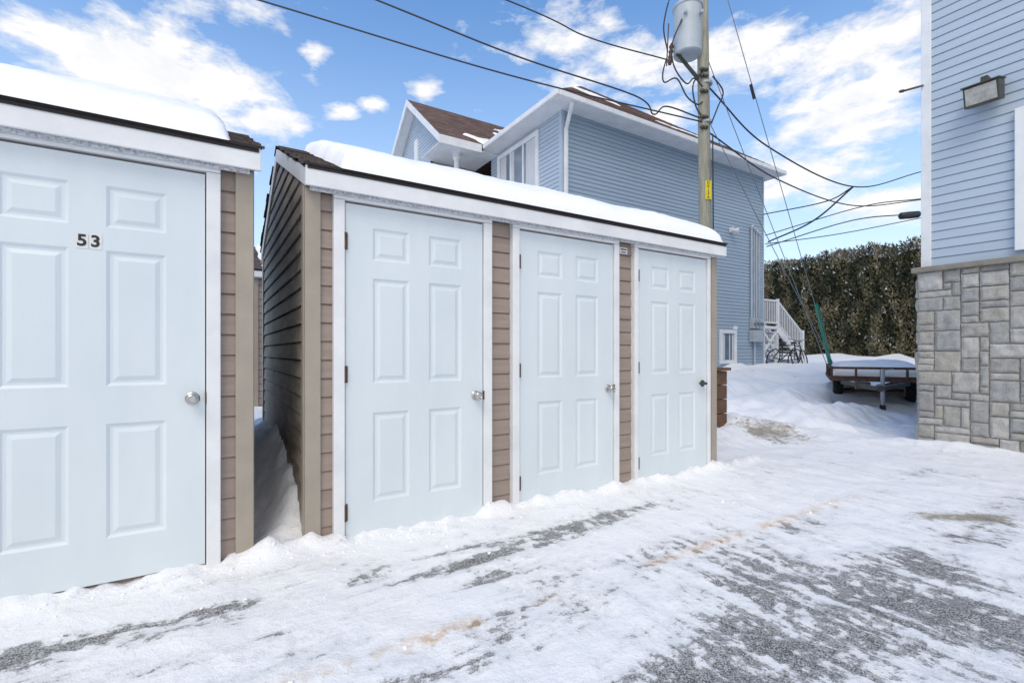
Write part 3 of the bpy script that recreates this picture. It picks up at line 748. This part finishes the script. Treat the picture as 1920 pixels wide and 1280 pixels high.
# ------------------------------------------------------------ wooden box beside shed
B=empty('wooden_box',(2.84,6.9,.0),TH,'brown wooden lidded box standing in snow behind shed','wooden box')
bb=MB()
for k in range(4): bb.box(-.15,.15,-.15,.15,.08+k*.2,.08+k*.2+.19)
bo=ob('box_body',bb,'wood',B,bevel=.006)
ob('box_lid',MB().box(-.19,.19,-.19,.19,.88,.92),'wood',B,bevel=.006)

def bicycle(loc,rz_,tilt,label):
    e=empty('bicycle',loc,rz_,label,'bicycle','bicycles left by the stairs'); e.rotation_euler=(tilt,0,rz_)
    for x in (-.52,.52):
        w_=ob('wheel',MB().ring((x,0,.34),(0,1,0),.31,.02,24,6),'rubber',e)
        sp_=MB()
        for k in range(8):
            a=math.pi*k/8; sp_.tube((x-.3*math.cos(a),0,.34-.3*math.sin(a)),(x+.3*math.cos(a),0,.34+.3*math.sin(a)),.003,n=4)
        ob('spokes',sp_,'wire',w_)
    fm=MB()
    for p,q in (((-.52,0,.34),(-.1,0,.3)),((-.1,0,.3),(-.22,0,.85)),((-.22,0,.78),(.36,0,.8)),((-.1,0,.3),(.38,0,.7)),((-.52,0,.34),(-.21,0,.76)),((.52,0,.34),(.35,0,.95))): fm.tube(p,q,.018,n=8)
    ob('bicycle_frame',fm,'black',e)
    ob('handlebar',MB().tube((.34,-.28,.98),(.34,.28,.98),.014),'steel',e)
    ob('saddle',MB().prism([(-.36,.86),(-.1,.88),(-.1,.91),(-.36,.93)],1,-.06,.06),'black',e,bevel=.01)
    return e
hb=lambda x,y:(1.26+D1[0]*x+D2[0]*y, 12.29+D1[1]*x+D2[1]*y)
for (x,y,r,t_,l) in ((9.3,-.45,.4,.25,'black bicycle leaning by white stairs, sunk in snow'),(10.1,-.7,.75,-.2,'black bicycle parked beside stairs, wheels in snow')):
    X,Y=hb(x,y); bicycle((X,Y,height(X,Y)-.12),r,t_,l)

# ------------------------------------------------------------ hedge
he=empty('cedar_hedge',(13.9,27,0.9),math.atan2(-.8485,.5293),'tall dense cedar hedge dusted with snow','hedge')
mb=MB(); Lh=16.; L0=-14.; Tt=2.2
def top(u): return 5.12+.30*fb(u*.9,3.)+.16*fb(u*4,1.)
nu=120
for i in range(nu):
    u0=L0+(Lh-L0)*i/nu; u1=L0+(Lh-L0)*(i+1)/nu
    mb.face([(u0,.15,-.6),(u1,.15,-.6),(u1,.35,top(u1)-.35),(u0,.35,top(u0)-.35)])
    mb.face([(u1,Tt-.15,-.6),(u0,Tt-.15,-.6),(u0,Tt-.35,top(u0)-.35),(u1,Tt-.35,top(u1)-.35)])
    mb.face([(u0,.35,top(u0)-.35),(u1,.35,top(u1)-.35),(u1,Tt-.35,top(u1)-.35),(u0,Tt-.35,top(u0)-.35)])
mb.face([(L0,.15,-.6),(L0,Tt-.15,-.6),(L0,Tt-.35,top(L0)-.35),(L0,.35,top(L0)-.35)])
mb.face([(Lh,.15,-.6),(Lh,Tt-.15,-.6),(Lh,Tt-.35,top(Lh)-.35),(Lh,.35,top(Lh)-.35)])
M['hcore']=mkmat('hedge_shadow',(.02,.022,.01),1.)  # near-black core paints in the shade between the leaves
ob('shade_core',mb,'hcore',he)
lv=MB()
for side in (0,1):
    n=46000 if side==0 else 9000
    for i in range(n):
        u=random.uniform(-4,11) if side==0 else random.uniform(L0,Lh); tt=top(u)
        z=random.uniform(-.4,tt); 
        if side==1: 
            if random.random()<.7: y=random.uniform(.2,Tt-.2); z=tt-random.uniform(0,.35)
            else: y=Tt-random.uniform(0,.3)
        else:
            if fb(u*2.4,z*1.3,11.)>.33 and random.random()<.75: continue
            y=(.0+.30*(z/tt)**3)+.34*fb(u*1.9,z*.8,7.)+random.uniform(-.05,.16)
            if random.random()<.12: z=tt-random.uniform(-.15,.3); y=random.uniform(.2,1.2)
        a=random.uniform(0,6.28); sz=random.uniform(.05,.13)
        up=Vector((random.uniform(-.5,.5),random.uniform(-.7,.2),random.uniform(.4,1))).normalized()*sz*1.3
        rt=Vector((math.cos(a),math.sin(a),random.uniform(-.3,.3)))*sz*.5
        c_=Vector((u,y,z)); tint=.5+.9*fb(u*1.9,z*.7,5.)+random.uniform(-.25,.25)
        tint=max(0.,min(1.2,tint))
        if z>tt-.5 and random.random()<.22: tint=2.
        elif random.random()<.02: tint=2.
        lv.face([c_-rt,c_+rt,c_+up],tint)
m=bpy.data.materials.new('cedar_foliage'); m.use_nodes=True; nt=m.node_tree; N=nt.nodes; Lk=nt.links; b=N['Principled BSDF']; b.inputs['Roughness'].default_value=.8
at=node('ShaderNodeAttribute',attribute_name='tint')
r1=N.new('ShaderNodeValToRGB'); el=r1.color_ramp.elements; el[0].position=0; el[0].color=(.03,.035,.016,1); el[1].position=1; el[1].color=(.6,.63,.66,1)
q=el.new(.22); q.color=(.09,.09,.045,1); q=el.new(.42); q.color=(.21,.18,.105,1); q=el.new(.6); q.color=(.25,.20,.125,1); q=el.new(.9); q.color=(.26,.21,.135,1)
Lk.new(math_('MULTIPLY',at.outputs['Fac'],.5),r1.inputs[0]); Lk.new(r1.outputs[0],b.inputs['Base Color'])
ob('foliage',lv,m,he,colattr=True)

# ------------------------------------------------------------ world
w=bpy.data.worlds.new('World'); scene.world=w; w.use_nodes=True; nt=w.node_tree; N=nt.nodes; Lk=nt.links
bg=N['Background']
sun_dir=Vector((-.14,-.68,.85)).normalized()
elev=math.asin(sun_dir.z); az=math.atan2(sun_dir.x,sun_dir.y)
sky=N.new('ShaderNodeTexSky'); sky.sky_type='NISHITA'; sky.sun_disc=False; sky.sun_elevation=elev; sky.sun_rotation=az
sky.air_density=1.0; sky.dust_density=.6; sky.ozone_density=1.5
tc=node('ShaderNodeTexCoord'); G_=tc.outputs['Generated']
sep=node('ShaderNodeSeparateXYZ'); Lk.new(G_,sep.inputs[0])
nA=noi(G_,5.5,6,.60,(1,1,2.6),.25); nB=noi(G_,16.,5,.62,(1,1,2.2),.2)
nn=math_('ADD',math_('MULTIPLY',nA,.58),math_('MULTIPLY',nB,.42))
def dirn(u,v_): 
    d=Vector(((u-960)/907,1,(661-v_)/907)); return d.normalized()
tot=None
for (u,v_,r,rz_,k) in ((290,130,.17,.07,.44),(420,165,.08,.045,.32),(500,225,.06,.025,.38),(430,0,.14,.04,.26),(700,195,.035,.022,.34),(595,95,.03,.02,.32),
      (1050,45,.20,.06,.24),(1180,120,.16,.06,.28),(1350,120,.16,.06,.29),(1620,85,.18,.055,.32),(1660,150,.15,.05,.32),(1590,240,.14,.05,.32),(1250,215,.07,.03,.32),(650,210,.04,.018,.30),(790,165,.04,.025,.26),(1500,330,.18,.08,.32),(1650,380,.12,.04,.3),(400,215,.06,.02,.28)):
    d_=dirn(u,v_)
    vm=node('ShaderNodeVectorMath',operation='SUBTRACT'); Lk.new(G_,vm.inputs[0]); vm.inputs[1].default_value=d_
    vs=node('ShaderNodeVectorMath',operation='MULTIPLY'); Lk.new(vm.outputs[0],vs.inputs[0]); vs.inputs[1].default_value=(1/r,1/r,1/rz_)
    vl=node('ShaderNodeVectorMath',operation='LENGTH'); Lk.new(vs.outputs[0],vl.inputs[0])
    g=math_('MULTIPLY',math_('SUBTRACT',1.,math_('MULTIPLY',vl.outputs['Value'],.8),True),k)
    tot=g if tot is None else math_('MAXIMUM',tot,g)
dens=math_('ADD',nn,tot)
back=math_('MULTIPLY',math_('MULTIPLY',sep.outputs[1],-1.,True),.6)
dens=math_('ADD',dens,back)
mask=ramp(dens,.60,.75)
haze=ramp(sep.outputs[2],.0,.60,(1,1,1,1),(0,0,0,1))
haze=math_('POWER',haze,1.4)
hsv=node('ShaderNodeHueSaturation'); hsv.inputs['Saturation'].default_value=1.18; hsv.inputs['Value'].default_value=2.6; Lk.new(sky.outputs[0],hsv.inputs['Color'])
c=mixc(math_('MULTIPLY',haze,.93),hsv.outputs[0],(7.9,8.9,9.8,1))
cl=mixc(ramp(nB,.3,.6),(9.1,9.3,9.7,1),(10.7,10.5,10.3,1))
c=mixc(math_('MULTIPLY',mask,.97),c,cl)
Lk.new(c,bg.inputs['Color']); bg.inputs['Strength'].default_value=.1

sl=bpy.data.lights.new('sun','SUN'); sl.energy=1.5; sl.angle=math.radians(30); sl.color=(1,.95,.88)
so_=bpy.data.objects.new('sun',sl); COL.objects.link(so_); so_.rotation_euler=sun_dir.to_track_quat('Z','Y').to_euler()

cam=bpy.data.cameras.new('camera'); co=bpy.data.objects.new('camera',cam); COL.objects.link(co)
cam.sensor_width=36; cam.lens=907/1920*36; co.location=(0,0,1.13); co.rotation_euler=(math.pi/2,0,0)
cam.shift_y=21/1920; cam.clip_start=.05; cam.clip_end=3000
scene.camera=co
scene.view_settings.view_transform='Standard'; scene.view_settings.look='None'; scene.view_settings.exposure=0
